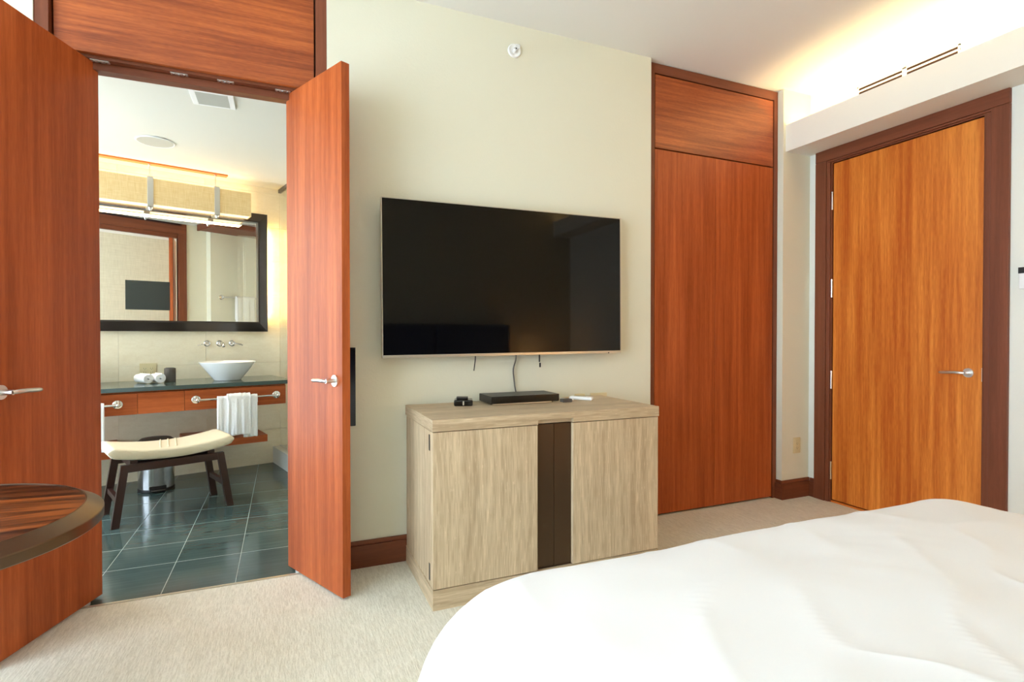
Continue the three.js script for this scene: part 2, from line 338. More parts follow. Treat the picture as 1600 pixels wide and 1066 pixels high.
// ---------------------------------------------------------------- right-hand door with casing
{
  const t = thing('trim_2', 'stepped mahogany casing around the orange wood door', 'door frame', [RX, 0, 0.638], 0, null, 'structure');
  const Z = (a) => a - 0.638;
  // stepped profile: outer flat, inner rounded step
  const side = (a, b, o) => [box(-0.022, 0, 0, 2.4112, Math.min(a, b), Math.max(a, b), { r: 0.003, uo: o })];
  mesh('side_casing', [...side(Z(0.072), Z(0.155), 0), box(-0.016, 0.0, 0, 2.3975, Z(0.155), Z(0.182), { r: 0.004 }), box(-0.004, 0.1, 0, 2.3895, Z(0.12), Z(0.192))], M.mahogany, t);
  mesh('side_casing', [...side(Z(1.121), Z(1.204), 0.5), box(-0.016, 0.0, 0, 2.3975, Z(1.094), Z(1.121), { r: 0.004 }), box(-0.004, 0.1, 0, 2.3895, Z(1.084), Z(1.16))], M.mahogany, t);
  mesh('head_casing', [box(-0.022, 0, 2.412, 2.4915, Z(0.072), Z(1.204), { r: 0.003, swap: true }), box(-0.016, 0, 2.398, 2.412, Z(0.155), Z(1.121), { r: 0.004, swap: true }), box(-0.004, 0.1, 2.39, 2.47, Z(0.12), Z(1.16), { swap: true })], M.mahogany, t);
  mesh('saddle', box(0.0, 0.12, 0, 0.012, Z(0.192), Z(1.084), { swap: true }), M.litDoorWood, t, 'orange wood saddle under the door');
  const d = thing('door_3', 'closed orange ribbon-grained wood door in the right wall', 'door', [RX + 0.004, 0.02, 0.638], 0, null, 'structure');
  mesh('door_panel', box(0, 0.045, 0, 2.365, -0.442, 0.442, { r: 0.0015, uo: 0.2 }), M.litDoorWood, d);
  for (const y of [2.105, 1.49, 0.845, 0.205]) {
    const h = mesh('hinge', cyl(0.0075, 0.0075, 0.115, -0.004, y, -0.45, 'y', 16), M.chrome, d, 'bright silver hinge knuckle');
    mesh('hinge_cap', [cyl(0.0085, 0.0085, 0.006, -0.004, y + 0.06, -0.45, 'y', 16), cyl(0.0085, 0.0085, 0.006, -0.004, y - 0.06, -0.45, 'y', 16)], M.chrome, h);
  }
  const hg = leverGeo(1, 0.0001);            // built along x, turned so that it faces -x and points to -z
  const turnG = (g) => { const c = g.clone(); c.rotateY(-Math.PI / 2); c.rotateX(0); return c; };
  const place = (g) => { const c = turnG(g); c.scale(1, 1, -1); c.translate(0, 0.947, 0.379); return c; };
  const flip = (g) => { const ix = g.index; if (ix) { for (let i = 0; i < ix.count; i += 3) { const a = ix.getX(i); ix.setX(i, ix.getX(i + 2)); ix.setX(i + 2, a); } } g.computeVertexNormals(); return g; };
  const lv = mesh('lever_handle', flip(place(hg.lever)), M.nickel, d, 'satin nickel lever');
  mesh('rose', hg.rose.map((g) => flip(place(g))), M.nickel, lv);
  mesh('strike_plate', box(-0.006, 0.02, 0.902, 0.978, 0.4425, 0.445), M.nickel, d);
}
// dark wood door further along the right wall and a dark drape (mirrored in the television)
{
  const d = thing('door_4', 'dark mahogany closet door further along the right wall', 'door', [RX, 0.01, 2.0], 0, null, 'structure');
  mesh('door_panel', box(-0.02, 0, 0, 2.4, -0.42, 0.42, { r: 0.002 }), M.mahogany, d);
}

// ---------------------------------------------------------------- things on the television wall
{
  const t = thing('television', 'large flat black television mounted on the sage wall', 'television', [1.159, 1.473, 0.08]);
  t.rotation.z = 0.4 * D2R;
  const W = 0.7085, H = 0.404;
  mesh('screen', box(-W + 0.004, W - 0.004, -H + 0.014, H - 0.004, -0.004, 0, { r: 0.001 }), M.screen, t);
  mesh('bezel', [box(-W, -W + 0.004, -H, H, -0.022, 0.001), box(W - 0.004, W, -H, H, -0.022, 0.001), box(-W, W, H - 0.004, H, -0.022, 0.001), box(-W, W, -H, -H + 0.014, -0.022, 0.002, { r: 0.001 })], M.silver, t, 'thin silver bezel');
  mesh('back_shell', [box(-W + 0.004, W - 0.004, -H + 0.004, H - 0.004, -0.02, -0.004), box(-0.45, 0.45, -0.36, 0.1, -0.05, -0.02, { r: 0.01 })], M.black, t);
  mesh('wall_bracket', box(-0.2, 0.2, -0.15, 0.15, -0.0795, -0.05), M.black, t);
  mesh('sensor', cyl(0.004, 0.004, 0.004, 0.62, -H + 0.002, 0.001, 'z', 12), M.black, t);
}
tag(mesh('power_cord', tube([[1.205, 1.12, 0.03], [1.203, 1.04, 0.026], [1.192, 0.99, 0.018], [1.197, 0.93, 0.016], [1.203, 0.87, 0.022], [1.206, 0.835, 0.045], [1.205, 0.83, 0.07]], 0.0042), M.charcoal), 'grey cord hanging from the television to the disc player', 'cord');
tag(mesh('cable_strap', tube([[0.962, 1.09, 0.03], [0.961, 1.05, 0.03], [0.957, 1.01, 0.028], [0.954, 0.985, 0.028]], 0.003), M.rubber), 'thin black pull strap hanging under the left half of the television', 'strap');
tag(mesh('cable_strap', [box(1.346, 1.354, 1.026, 1.09, 0.026, 0.032, { r: 0.002 }), box(1.349, 1.358, 0.996, 1.022, 0.026, 0.033, { r: 0.002 })], M.rubber), 'short broad black strap hanging under the right half of the television', 'strap');
{
  const t = thing('sidewall_sprinkler', 'small round white sprinkler head high on the television wall', 'sprinkler', [1.204, 2.785, 0]);
  const ring = lathe([[0.0, 0.001], [0.018, 0.001], [0.024, 0.004], [0.034, 0.011], [0.038, 0.008], [0.0385, 0.0]]); ring.rotateX(Math.PI / 2);
  mesh('escutcheon', ring, M.white, t);
  mesh('nozzle', [cyl(0.012, 0.009, 0.03, 0, 0, 0.016, 'z', 20), cyl(0.014, 0.014, 0.004, 0, 0, 0.006, 'z', 20)], M.white, t);
  const fr = []; for (const s of [-1, 1]) fr.push(tube([[s * 0.008, 0, 0.028], [s * 0.014, 0, 0.04], [s * 0.004, 0, 0.054]], 0.0022, { seg: 10, rad: 6 }));
  mesh('yoke', fr, M.white, t);
  mesh('deflector', [cyl(0.012, 0.012, 0.002, 0, 0, 0.056, 'z', 20), box(-0.011, 0.011, 0.009, 0.011, 0.04, 0.057)], M.white, t);
  mesh('bulb', cyl(0.0035, 0.0035, 0.022, 0, 0, 0.042, 'z', 10), M.black, t, 'dark heat bulb');
}
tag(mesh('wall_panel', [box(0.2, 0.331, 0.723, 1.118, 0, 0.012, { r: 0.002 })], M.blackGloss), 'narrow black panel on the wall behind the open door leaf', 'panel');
function outlet(name, pos, gangs, label, turn = 0, mat = M.ivory) {
  const t = thing(name, label, 'outlet', pos, turn), w = 0.035 + (gangs - 1) * 0.023;
  mesh('cover_plate', box(-w, w, -0.0575, 0.0575, 0, 0.006, { r: 0.0025 }), mat, t);
  for (let k = 0; k < gangs; k++) {
    const x = (k - (gangs - 1) / 2) * 0.046;
    const r = mesh('receptacle', box(x - 0.0165, x + 0.0165, -0.033, 0.033, 0.006, 0.0085, { r: 0.002 }), mat, t);
    const sl = []; for (const y of [-0.016, 0.016]) sl.push(box(x - 0.008, x - 0.006, y - 0.004, y + 0.005, 0.0083, 0.0088), box(x + 0.006, x + 0.008, y - 0.004, y + 0.005, 0.0083, 0.0088), cyl(0.0022, 0.0022, 0.0006, x, y - 0.009, 0.0086, 'z', 10));
    mesh('slots', sl, M.charcoal, r);
  }
  return t;
}
outlet('wall_outlet', [1.63, 0.772, 0], 1, 'single ivory outlet peeking above the oak cabinet');
outlet('wall_outlet', [1.762, 0.772, 0], 2, 'double-width ivory outlet peeking above the right end of the oak cabinet');
outlet('wall_outlet', [3.435, 0.378, 0.012], 1, 'ivory wall plate low on the wall between closet and orange door');
{
  const t = thing('thermostat', 'small white thermostat with dark screen right of the orange door', 'thermostat', [RX, 1.49, 1.31]);
  mesh('body', box(-0.024, 0, -0.07, 0.05, -0.06, 0.06, { r: 0.004 }), M.white, t);
  mesh('screen', box(-0.026, -0.022, 0.012, 0.044, -0.062, 0.05, { r: 0.002 }), M.black, t);
}

// ---------------------------------------------------------------- oak cabinet
{
  const t = thing('media_cabinet', 'pale limed oak cabinet with two doors and dark metal centre strip', 'cabinet', [1.17, 0, 0.03]);
  const X = (a) => a - 1.17, F = 0.55;      // front plane
  mesh('top', [box(X(0.578), X(1.759), 0.788, 0.818, 0, F + 0.002, { swap: true, r: 0.0015, uo: 0.2 }), box(X(0.578), X(1.076), 0.768, 0.7885, 0, F + 0.002, { swap: true, uo: 0.2 }), box(X(1.076), X(1.2615), 0.768, 0.7885, 0, F - 0.022, { swap: true, uo: 0.2 }), box(X(1.2615), X(1.759), 0.768, 0.7885, 0, F + 0.002, { swap: true, uo: 0.2 })], M.oak, t);
  mesh('carcass', [box(X(0.584), X(1.753), 0.012, 0.762, 0, F - 0.075), box(X(0.584), X(0.604), 0.09, 0.762, F - 0.076, F - 0.03)], M.oak, t);
  mesh('plinth', [box(X(0.58), X(1.757), 0, 0.087, F - 0.02, F, { swap: true, r: 0.001 }), box(X(0.58), X(0.60), 0, 0.087, 0, F - 0.0195, { swap: true, r: 0.001 }), box(X(1.737), X(1.757), 0, 0.087, 0, F - 0.0195, { swap: true, r: 0.001 })], M.oak, t);
  const dl = mesh('door', box(X(0.581), X(1.075), 0.091, 0.764, F - 0.072, F - 0.001, { r: 0.001, uo: 0.1 }), M.oak, t);
  const dr = mesh('door', box(X(1.262), X(1.755), 0.091, 0.764, F - 0.072, F - 0.001, { r: 0.001, uo: 0.55, vo: 0.4 }), M.oak, t);
  mesh('centre_strip', box(X(1.076), X(1.1675), 0.091, 0.764, F - 0.07, F - 0.02), M.bronze, t, 'dark bronze metal strip between the doors');
  mesh('centre_strip', box(X(1.1695), X(1.261), 0.091, 0.764, F - 0.07, F - 0.02), M.bronze, t, 'dark bronze metal strip between the doors');
  for (const [y0, y1] of [[0.678, 0.748], [0.112, 0.185]]) mesh('hinge', box(X(0.5795), X(0.583), y0, y1, F - 0.068, F - 0.05, { r: 0.001 }), M.black, dl, 'narrow black hinge');
}
{
  const t = thing('disc_player', 'slim black disc player on the oak cabinet', 'disc player', [1.172, 0.818, 0.145], 0);
  mesh('case', [box(-0.195, 0.195, 0.006, 0.046, -0.095, 0.085, { r: 0.002 })], M.black, t);
  mesh('front_panel', box(-0.195, 0.195, 0.009, 0.046, 0.085, 0.094, { r: 0.002 }), M.blackGloss, t);
  mesh('front_trim', box(-0.19, 0.15, 0.003, 0.008, 0.086, 0.0945), M.silver, t, 'silver line under the front panel');
  for (const [x, z] of [[-0.16, -0.07], [0.16, -0.07], [-0.16, 0.06], [0.16, 0.06]]) mesh('foot', cyl(0.012, 0.012, 0.006, x, 0.003, z, 'y', 16), M.rubber, t);
}
{
  const t = thing('streaming_box', 'small glossy black box left of the disc player', 'media box', [0.853, 0.818, 0.155], -18 * D2R);
  mesh('case', box(-0.048, 0.048, 0, 0.032, -0.048, 0.048, { r: 0.008 }), M.blackGloss, t);
  mesh('stacked_module', box(-0.036, 0.024, 0.032, 0.042, -0.04, 0.02, { r: 0.003 }), M.black, t);
  mesh('status_stripe', box(-0.0035, 0.0035, 0.006, 0.026, 0.0478, 0.0484), M.silver, t);
}
{
  const t = thing('remote_control', 'white remote control lying right of the disc player', 'remote', [1.535, 0.818, 0.2], 42 * D2R);
  mesh('body', box(-0.02, 0.02, 0, 0.02, -0.075, 0.06, { r: 0.009 }), M.white, t);
  mesh('keypad', box(-0.012, 0.012, 0.0195, 0.0205, -0.05, 0.02), M.silver, t);
}
{
  const t = thing('hdmi_adapter', 'little black adapter plugged beside the disc player', 'adapter', [1.408, 0.818, 0.245]);
  mesh('body', box(-0.03, 0.025, 0, 0.018, -0.02, 0.02, { r: 0.003 }), M.charcoal, t);
  mesh('lead', tube([[0.024, 0.008, -0.01], [0.06, 0.006, -0.03], [0.05, 0.005, -0.08], [0.03, 0.005, -0.13]], 0.003), M.white, t);
}

// ---------------------------------------------------------------- round table
{
  const t = thing('side_table', 'round striped wood side table with bronze metal rim', 'table', [-0.952, 0, 0.895]);
  const h = 0.68, R = 0.4046;
  // book-matched veneer in four sectors
  for (let q = 0; q < 4; q++) {
    const g = new THREE.CircleGeometry(R, 24, q * Math.PI / 2, Math.PI / 2); g.rotateX(-Math.PI / 2);
    const p = g.attributes.position, uv = g.attributes.uv;
    for (let i = 0; i < p.count; i++) { const x = p.getX(i), z = p.getZ(i), c = Math.cos(0.12), s = Math.sin(0.12); const a = Math.abs(x), b = Math.abs(z); uv.setXY(i, q % 2 ? a * c - b * s : a * c + b * s + 0.02, b * c + a * s); }
    g.translate(0, h, 0);
    mesh('veneer_sector', g, M.zebrano, t, 'striped dark wood veneer');
  }
  mesh('top_core', cyl(R, R, 0.03, 0, h - 0.0155, 0, 'y', 96), M.darkwood, t);
  const rim = toCreasedNormals(lathe([[R - 0.002, h - 0.03], [R - 0.002, h + 0.002], [R + 0.002, h + 0.002], [R + 0.0425, h - 0.0215], [R + 0.0445, h - 0.0245], [R + 0.044, h - 0.05], [R + 0.041, h - 0.053], [R - 0.002, h - 0.053], [R - 0.002, h - 0.03]], 120), 0.3);
  mesh('rim', rim, M.bronzeRim, t, 'brushed bronze bevelled metal rim');
  mesh('pedestal', lathe([[0.0, 0.03], [0.075, 0.03], [0.06, 0.1], [0.05, 0.3], [0.055, 0.5], [0.1, 0.575], [0.3, h - 0.03]], 48), M.darkwood, t);
  mesh('base', lathe([[0.0, 0.0], [0.26, 0.0], [0.262, 0.012], [0.24, 0.028], [0.075, 0.034], [0, 0.034]], 64), M.bronzeRim, t);
}

// ---------------------------------------------------------------- bed
{
  const t = thing('bed', 'wide bed under a plain white duvet in the foreground', 'bed', [1.19, 0, 2.66]);
  const nz = new ImprovedNoise();
  const x0 = 0.2 - 1.19, x1 = 2.15 - 1.19, z0 = 1.605 - 2.66, z1 = 3.68 - 2.66;
  const rr = [0.34, 0.2, 0.1, 0.1];        // foot-left, foot-right, head-right, head-left
  const out = [];
  const arc = (cx, cz, r, a0, n) => { for (let i = 0; i < n; i++) { const a = a0 + (Math.PI / 2) * (i / n); out.push([cx + r * Math.cos(a), cz + r * Math.sin(a)]); } };
  const lineTo = (a, b, n) => { for (let i = 0; i < n; i++) out.push([a[0] + (b[0] - a[0]) * i / n, a[1] + (b[1] - a[1]) * i / n]); };
  arc(x0 + rr[0], z0 + rr[0], rr[0], Math.PI, 40); lineTo([x0 + rr[0], z0], [x1 - rr[1], z0], 90);
  arc(x1 - rr[1], z0 + rr[1], rr[1], Math.PI * 1.5, 30); lineTo([x1, z0 + rr[1]], [x1, z1 - rr[2]], 70);
  arc(x1 - rr[2], z1 - rr[2], rr[2], 0, 12); lineTo([x1 - rr[2], z1], [x0 + rr[3], z1], 60);
  arc(x0 + rr[3], z1 - rr[3], rr[3], Math.PI / 2, 12); lineTo([x0, z1 - rr[3]], [x0, z0 + rr[0]], 80);
  const N = out.length, prof = [];         // inset from outline, height
  const TOP = 0.674, er = 0.17;
  for (let i = 0; i <= 22; i++) prof.push([1 - i / 22, null]);     // factor of the way in (top)
  const cx = (x0 + x1) / 2, cz = (z0 + z1) / 2, pos = [], idx = [], uv = [];
  const rows = [];
  for (let i = 0; i <= 60; i++) rows.push({ f: (i / 60), d: 0, y: TOP });
  for (let i = 1; i <= 12; i++) { const a = (Math.PI / 2) * i / 12; rows.push({ f: 1, d: er * Math.sin(a), y: TOP - er * (1 - Math.cos(a)) }); }
  for (let i = 1; i <= 10; i++) rows.push({ f: 1, d: er, y: TOP - er - 0.3 * i / 10 });
  for (const rw of rows) for (let k = 0; k < N; k++) {
    const [ox, oz] = out[k], L = Math.hypot(ox - cx, oz - cz);
    // the flat top ends er inside the outline
    const a = out[(k + N - 1) % N], b = out[(k + 1) % N]; let nx = b[1] - a[1], nn = -(b[0] - a[0]); const q = Math.hypot(nx, nn) || 1; nx /= q; nn /= q;
    const ix = ox - nx * er, iz = oz - nn * er;
    let x = cx + (ix - cx) * rw.f + nx * rw.d, z = cz + (iz - cz) * rw.f + nn * rw.d, y = rw.y;
    const side = rw.y < TOP - 0.1 ? (TOP - 0.1 - rw.y) : 0;
    const w1 = nz.noise(x * 2.1 + 3, z * 2.6, 1.2), w2 = nz.noise(x * 5 + z * 3, z * 6 - x * 2, 4.1), w3 = nz.noise(x * 14 - z * 8, z * 13, 7.7);
    const ridge = 1 - Math.abs(nz.noise(x * 4.2 + z * 2.2, z * 2.4 - x * 2.0, 9.3));
    const amp = Math.min(1, 1 - 0.4 * rw.f);
    y += 0.009 * w1 + 0.004 * w2 + 0.002 * w3 * Math.max(0, w1 + 0.3) + 0.006 * ridge ** 8 * amp;
    y -= 0.022 * rw.f ** 3;
    if (side > 0) { const fold = nz.noise(k * 0.09, 2, 5) * side * 0.12; x += nx * fold; z += nn * fold; }
    pos.push(x, y, z); uv.push(x, z);
  }
  const Rn = rows.length;
  for (let i = 0; i < Rn - 1; i++) for (let k = 0; k < N; k++) { const a = i * N + k, b = i * N + (k + 1) % N, c = a + N, d = b + N; idx.push(a, c, b, b, c, d); }
  const g = new THREE.BufferGeometry(); g.setAttribute('position', new THREE.Float32BufferAttribute(pos, 3)); g.setAttribute('uv', new THREE.Float32BufferAttribute(uv, 2)); g.setIndex(idx);
  g.computeVertexNormals();
  const ny = g.attributes.normal; let sum = 0; for (let i = N; i < N * 40; i++) sum += ny.getY(i);
  if (sum < 0) { for (let i = 0; i < idx.length; i += 3) { const s = idx[i]; idx[i] = idx[i + 2]; idx[i + 2] = s; } g.setIndex(idx); g.computeVertexNormals(); }
  mesh('duvet', g, M.linen, t, 'plain white duvet with soft wrinkles');
  mesh('mattress', box(x0 + 0.12, x1 - 0.12, 0.3, 0.56, z0 + 0.12, z1 - 0.02, { r: 0.05 }), M.linen, t);
  mesh('bed_base', box(x0 + 0.14, x1 - 0.14, 0.0, 0.3, z0 + 0.14, z1, { r: 0.01 }), M.navy, t);
  const hb = mesh('headboard', box(-1.44, 1.44, 0.1, 1.30, 1.025, 1.06, { r: 0.01 }), M.navy, t, 'dark navy upholstered headboard');
  for (const [a, b] of [[-1.44, -0.483], [-0.477, 0.477], [0.483, 1.44]]) mesh('headboard_panel', box(a, b, 0.3, 1.31, 0.965, 1.03, { r: 0.02 }), M.navy, hb);
}
{
  const n = thing('nightstand', 'dark wood nightstand at the right side of the bed', 'nightstand', [2.95, 0, 3.45]);
  mesh('body', box(-0.25, 0.25, 0.08, 0.55, -0.22, 0.22, { r: 0.004 }), M.mahogany, n);
  mesh('top', box(-0.26, 0.26, 0.55, 0.58, -0.23, 0.23, { r: 0.003 }), M.mahogany, n);
  for (const [x, z] of [[-0.22, -0.19], [0.22, -0.19], [-0.22, 0.19], [0.22, 0.19]]) mesh('leg', box(x - 0.02, x + 0.02, 0, 0.08, z - 0.02, z + 0.02), M.darkwood, n);
  const l = thing('bedside_lamp', 'small bronze bedside lamp with glowing orange shade', 'lamp', [2.95, 0.58, 3.45]);
  mesh('base', lathe([[0, 0], [0.08, 0], [0.08, 0.012], [0.015, 0.02], [0.012, 0.14], [0, 0.14]]), M.bronze, l);
  mesh('lamp_shade', lathe([[0.1, 0.13], [0.075, 0.31]]), M.lampShade, l);
  const p = new THREE.PointLight(new THREE.Color(1, 0.56, 0.22), 1.5); p.position.set(0, 0.23, 0); p.castShadow = true; l.add(p);
}

// ================================================================ bathroom
// slate floor tiles, each its own piece
{
  const f = tag(mesh('floor_bathroom', box(-2.25, 1.7, -0.1, -0.0012, -3.7, -0.044), M.grout), 'polished dark green slate tile floor of the bathroom', 'floor', null, 'structure');
  const gx = -0.219; const cols = []; for (let k = -6; k <= 4; k++) cols.push(gx + k * 0.3035);
  const rows = [-0.044, -0.13]; for (let k = 0; k < 10; k++) rows.push(-0.438 - k * 0.3045);
  let q = 0; const cache = new Map();
  for (let i = 0; i < cols.length - 1; i++) for (let j = 1; j < rows.length - 1; j++) {
    const top = j === 1 ? rows[0] : rows[j], d = top - rows[j + 1], key = d.toFixed(3);
    if (!cache.has(key)) cache.set(key, [0, 1, 2, 3].map((v) => box(-0.15, 0.15, -0.008, 0, -d + 0.0065, 0, { r: 0.0008, uo: v * 0.17, vo: v * 0.29 })));
    const m = new THREE.Mesh(cache.get(key)[(i * 7 + j * 3) % 4], M.slate[(i * 5 + j * 11 + ((i * j) % 3)) % 3]);
    m.name = q ? 'tile_' + String(q).padStart(3, '0') : 'tile'; q++;
    m.position.set(cols[i] + 0.15175, 0, top); m.castShadow = m.receiveShadow = true; f.add(m);
  }
}
structure('ceiling_bathroom', [box(-2.25, 1.75, CB, CB + 0.1, -3.8, -0.16)], M.ceilingBath, 'plain white lowered bathroom ceiling', 'ceiling');
structure('wall_bathroom_left', [box(-2.25, -2.1, 0, 0.1, -2.1, -0.16), box(-2.25, -2.1, 2.46, CB, -2.1, -0.16), box(-2.25, -2.1, 0.1, 2.46, -0.35, -0.16), box(-2.25, -2.1, 0.1, 2.46, -2.1, -1.75)], M.wallWhite, 'white bathroom wall around the bathroom window', 'wall');
windowUnit('window_2', -2.17, 0.1, 2.46, -1.75, -0.35, 2, 'tall two-light bathroom window in the left wall');
structure('wall_bathroom_right', [box(1.7, 1.82, 0, CB, -3.8, -0.16)], M.wallWhite, 'bathroom wall beyond the shower', 'wall');
// stone-clad vanity wall with tiles as pieces
{
  const w = thing('wall_bathroom_back', 'cream limestone tiled wall behind the vanity', 'wall', [BX, 0, BZ], TH, null, 'structure');
  mesh('wall_core', box(-2.15, 1.8, 0, CB, -0.15, -0.012), M.groutLight, w);
  const tg = [0, 1, 2].map((v) => box(0.0007, 0.6093, 0.0007, 0.3093, -0.012, 0, { uo: v * 0.37, vo: v * 0.21 }));
  const tgTop = box(0.0007, 0.6093, 0.0007, CB - 8 * 0.31 - 0.001, -0.012, 0);
  let q = 0;
  for (let j = 0; j < 9; j++) for (let i = -5; i < 3; i++) {
    const x = 0.068 - 0.61 + i * 0.61 + 0.61; if (x > 1.7 || x < -2.4) continue;
    const m = new THREE.Mesh(j === 8 ? tgTop : tg[(i * 2 + j * 5 + 30) % 3], M.limestone);
    m.name = q ? 'tile_' + String(q).padStart(3, '0') : 'tile'; q++;
    m.position.set(x, j * 0.31, 0); m.castShadow = m.receiveShadow = true; w.add(m);
  }
}
// recess wall with boards, seen in the mirror
structure('wall_bathroom_niche', [box(0.43, 1.7, 0, CB, -0.27, -0.16)], M.wall, 'projecting bathroom wall right of the doorway', 'wall');
{
  const t = thing('slatted_canopy', 'brown slatted wood canopy over the bathroom niche', 'canopy', [0.95, 2.46, -0.5]);
  for (let k = 0; k < 6; k++) mesh('board', box(-0.66, 0.72, 0, 0.04, -0.23 + k * 0.075, -0.23 + k * 0.075 + 0.071, { swap: true, r: 0.002, uo: k * 0.13 }), M.mahogany, t);
  mesh('frame', [box(-0.68, -0.66, -0.005, 0.069, -0.235, 0.225), box(-0.66, 0.72, 0.041, 0.069, -0.2, -0.15), box(-0.66, 0.72, 0.041, 0.069, 0.12, 0.17)], M.mahogany, t);
}
function towelBar(name, pos, turn, half, label, rosettes = [-1, 1]) {
  const t = thing(name, label, 'towel bar', pos, turn);
  mesh('bar', cyl(0.008, 0.008, half * 2, 0, 0, 0.06, 'x', 16), M.chrome, t);
  for (const s of rosettes) {
    const g = lathe([[0, 0.012], [0.012, 0.012], [0.028, 0.008], [0.031, 0.004], [0.031, 0]], 32); g.rotateX(Math.PI / 2); g.translate(s * half, 0, 0);
    const r = mesh('rosette', g, M.chrome, t);
    mesh('bracket_arm', [cyl(0.009, 0.009, 0.055, s * half, 0, 0.034, 'z', 16), new THREE.SphereGeometry(0.0135, 20, 14).translate(s * half, 0, 0.06)], M.chrome, r);
  }
  return t;
}
// folded towel hung over a bar: U cross-section swept along x with folds
function towelGeo(w, front, back, rBar, folds, s) {
  const nu = 48, nv = 60, pos = [], idx = [], th = 0.011, nz = new ImprovedNoise(), loops = [];
  const L = front + back + Math.PI * rBar;
  const pt = (d, off) => { // along the strip from the front hem to the back hem
    const r = rBar + off;
    if (d < front) return [d - front, r];
    if (d < front + Math.PI * rBar) { const a = (d - front) / rBar; return [r * Math.sin(a), r * Math.cos(a)]; }
    return [-(d - front - Math.PI * rBar), -r];
  };
  for (const off of [th, 0]) for (let j = 0; j <= nv; j++) for (let i = 0; i <= nu; i++) {
    const u = i / nu, d = L * j / nv, [y, z] = pt(d, off);
    const hang = Math.max(0, -y);
    const wob = folds * (Math.sin(u * 17 + s) * 0.5 + Math.sin(u * 41 + s * 2) * 0.18 + nz.noise(u * 6, d * 4, s)) * Math.min(1, 0.3 + hang * 4);
    const edge = Math.min(u, 1 - u), round = edge < 0.03 ? (off ? -th * 0.45 * (1 - edge / 0.03) : th * 0.45 * (1 - edge / 0.03)) : 0;
    const skew = 0.02 * hang * (u - 0.5) * Math.sin(s * 3);
    pos.push((u - 0.5) * w * (1 + 0.05 * hang) + skew, y + 0.004 * nz.noise(u * 9, s, d), z + (d < L / 2 ? 1 : -0.35) * wob + (d < L / 2 ? round : -round));
  }
  const F = (nv + 1) * (nu + 1), id = (k, j, i) => k * F + j * (nu + 1) + i;
  for (let j = 0; j < nv; j++) for (let i = 0; i < nu; i++) {
    let a = id(0, j, i), b = id(0, j, i + 1), c = id(0, j + 1, i), d = id(0, j + 1, i + 1); idx.push(a, b, c, b, d, c);
    a = id(1, j, i); b = id(1, j, i + 1); c = id(1, j + 1, i); d = id(1, j + 1, i + 1); idx.push(a, c, b, b, c, d);
  }
  for (let j = 0; j < nv; j++) for (const i of [0, nu]) { const a = id(0, j, i), b = id(0, j + 1, i), c = id(1, j, i), d = id(1, j + 1, i); i ? idx.push(a, c, b, b, c, d) : idx.push(a, b, c, b, d, c); }
  for (let i = 0; i < nu; i++) for (const j of [0, nv]) { const a = id(0, j, i), b = id(0, j, i + 1), c = id(1, j, i), d = id(1, j, i + 1); j ? idx.push(a, b, c, b, d, c) : idx.push(a, c, b, b, c, d); }
  const g = new THREE.BufferGeometry(); g.setAttribute('position', new THREE.Float32BufferAttribute(pos, 3)); g.setIndex(idx); g.computeVertexNormals();
  const uv = []; for (let i = 0; i < pos.length; i += 3) uv.push(pos[i], pos[i + 1]); g.setAttribute('uv', new THREE.Float32BufferAttribute(uv, 2));
  return g;
}
function towel(name, pos, turn, layers, label) {
  const t = thing(name, label, 'towel', pos, turn, 'white bathroom towels');
  layers.forEach(([x, w, f, b, r, folds, s], k) => { const g = towelGeo(w, f, b, r, folds, s); g.translate(x, 0, 0); mesh(k ? 'folded_layer' : 'towel_cloth', g, M.towel, t); });
}
const VX = -0.94, VF = 0.63;              // vanity centre, drawer front plane (bathroom frame)
// counter, drawers, lower shelf
{
  const c = tag(mesh('vanity_countertop', box(-0.945, 0.945, 0, 0.03, 0, 0.66, { r: 0.002 }), M.stoneTop), 'dark green polished stone vanity countertop', 'countertop');
  c.position.set(...bath(VX - 0.01, 0.781, 0)); c.rotation.y = TH;
  const v = thing('vanity_cabinet', 'wall-hung reddish wood vanity with three drawer fronts', 'vanity', bath(VX, 0.617, 0), TH);
  mesh('body', box(-0.88, 0.88, 0.004, 0.164, 0.05, VF - 0.018), M.sapele, v);
  for (const [a, b, o] of [[-0.88, -0.1305, 0.1], [-0.1285, 0.158, 0.5], [0.160, 0.88, 0.8]]) mesh('drawer_front', box(a, b, 0, 0.15, VF - 0.018, VF, { r: 0.001, swap: true, uo: o }), M.sapele, v);
  for (const [x, l] of [[-0.455, 'low reddish wood shelf under the right half of the vanity'], [-1.45, 'low reddish wood shelf under the left half of the vanity']]) {
    const s = tag(mesh('vanity_shelf', box(-0.285, 0.285, 0, 0.057, 0, 0.5, { r: 0.0015, swap: true }), M.sapele), l, 'shelf');
    s.position.set(...bath(x, 0.295, 0)); s.rotation.y = TH;
  }
}
towelBar('towel_bar', bath(-0.421, 0.695, VF), TH, 0.286, 'chrome towel bar on the right side of the vanity');
towelBar('towel_bar', bath(-1.47, 0.695, VF), TH, 0.286, 'chrome towel bar on the left side of the vanity');
towel('bath_towel', bath(-0.44, 0.695, VF + 0.06), TH, [[-0.035, 0.2, 0.27, 0.26, 0.0105, 0.009, 1.3], [0.095, 0.1, 0.31, 0.2, 0.0105, 0.006, 4.2], [0.012, 0.16, 0.285, 0.2, 0.025, 0.009, 2.4]], 'thick folded white towel on the right vanity bar');
towel('bath_towel', bath(-1.42, 0.695, VF + 0.06), TH, [[0.06, 0.2, 0.31, 0.25, 0.0105, 0.006, 3.1], [0.01, 0.16, 0.29, 0.22, 0.023, 0.006, 5.3]], 'white towel on the left vanity bar, cut by the open door');
towelBar('towel_bar', [0.82, 1.66, -0.27], Math.PI, 0.26, 'chrome towel bar seen in the bathroom mirror');
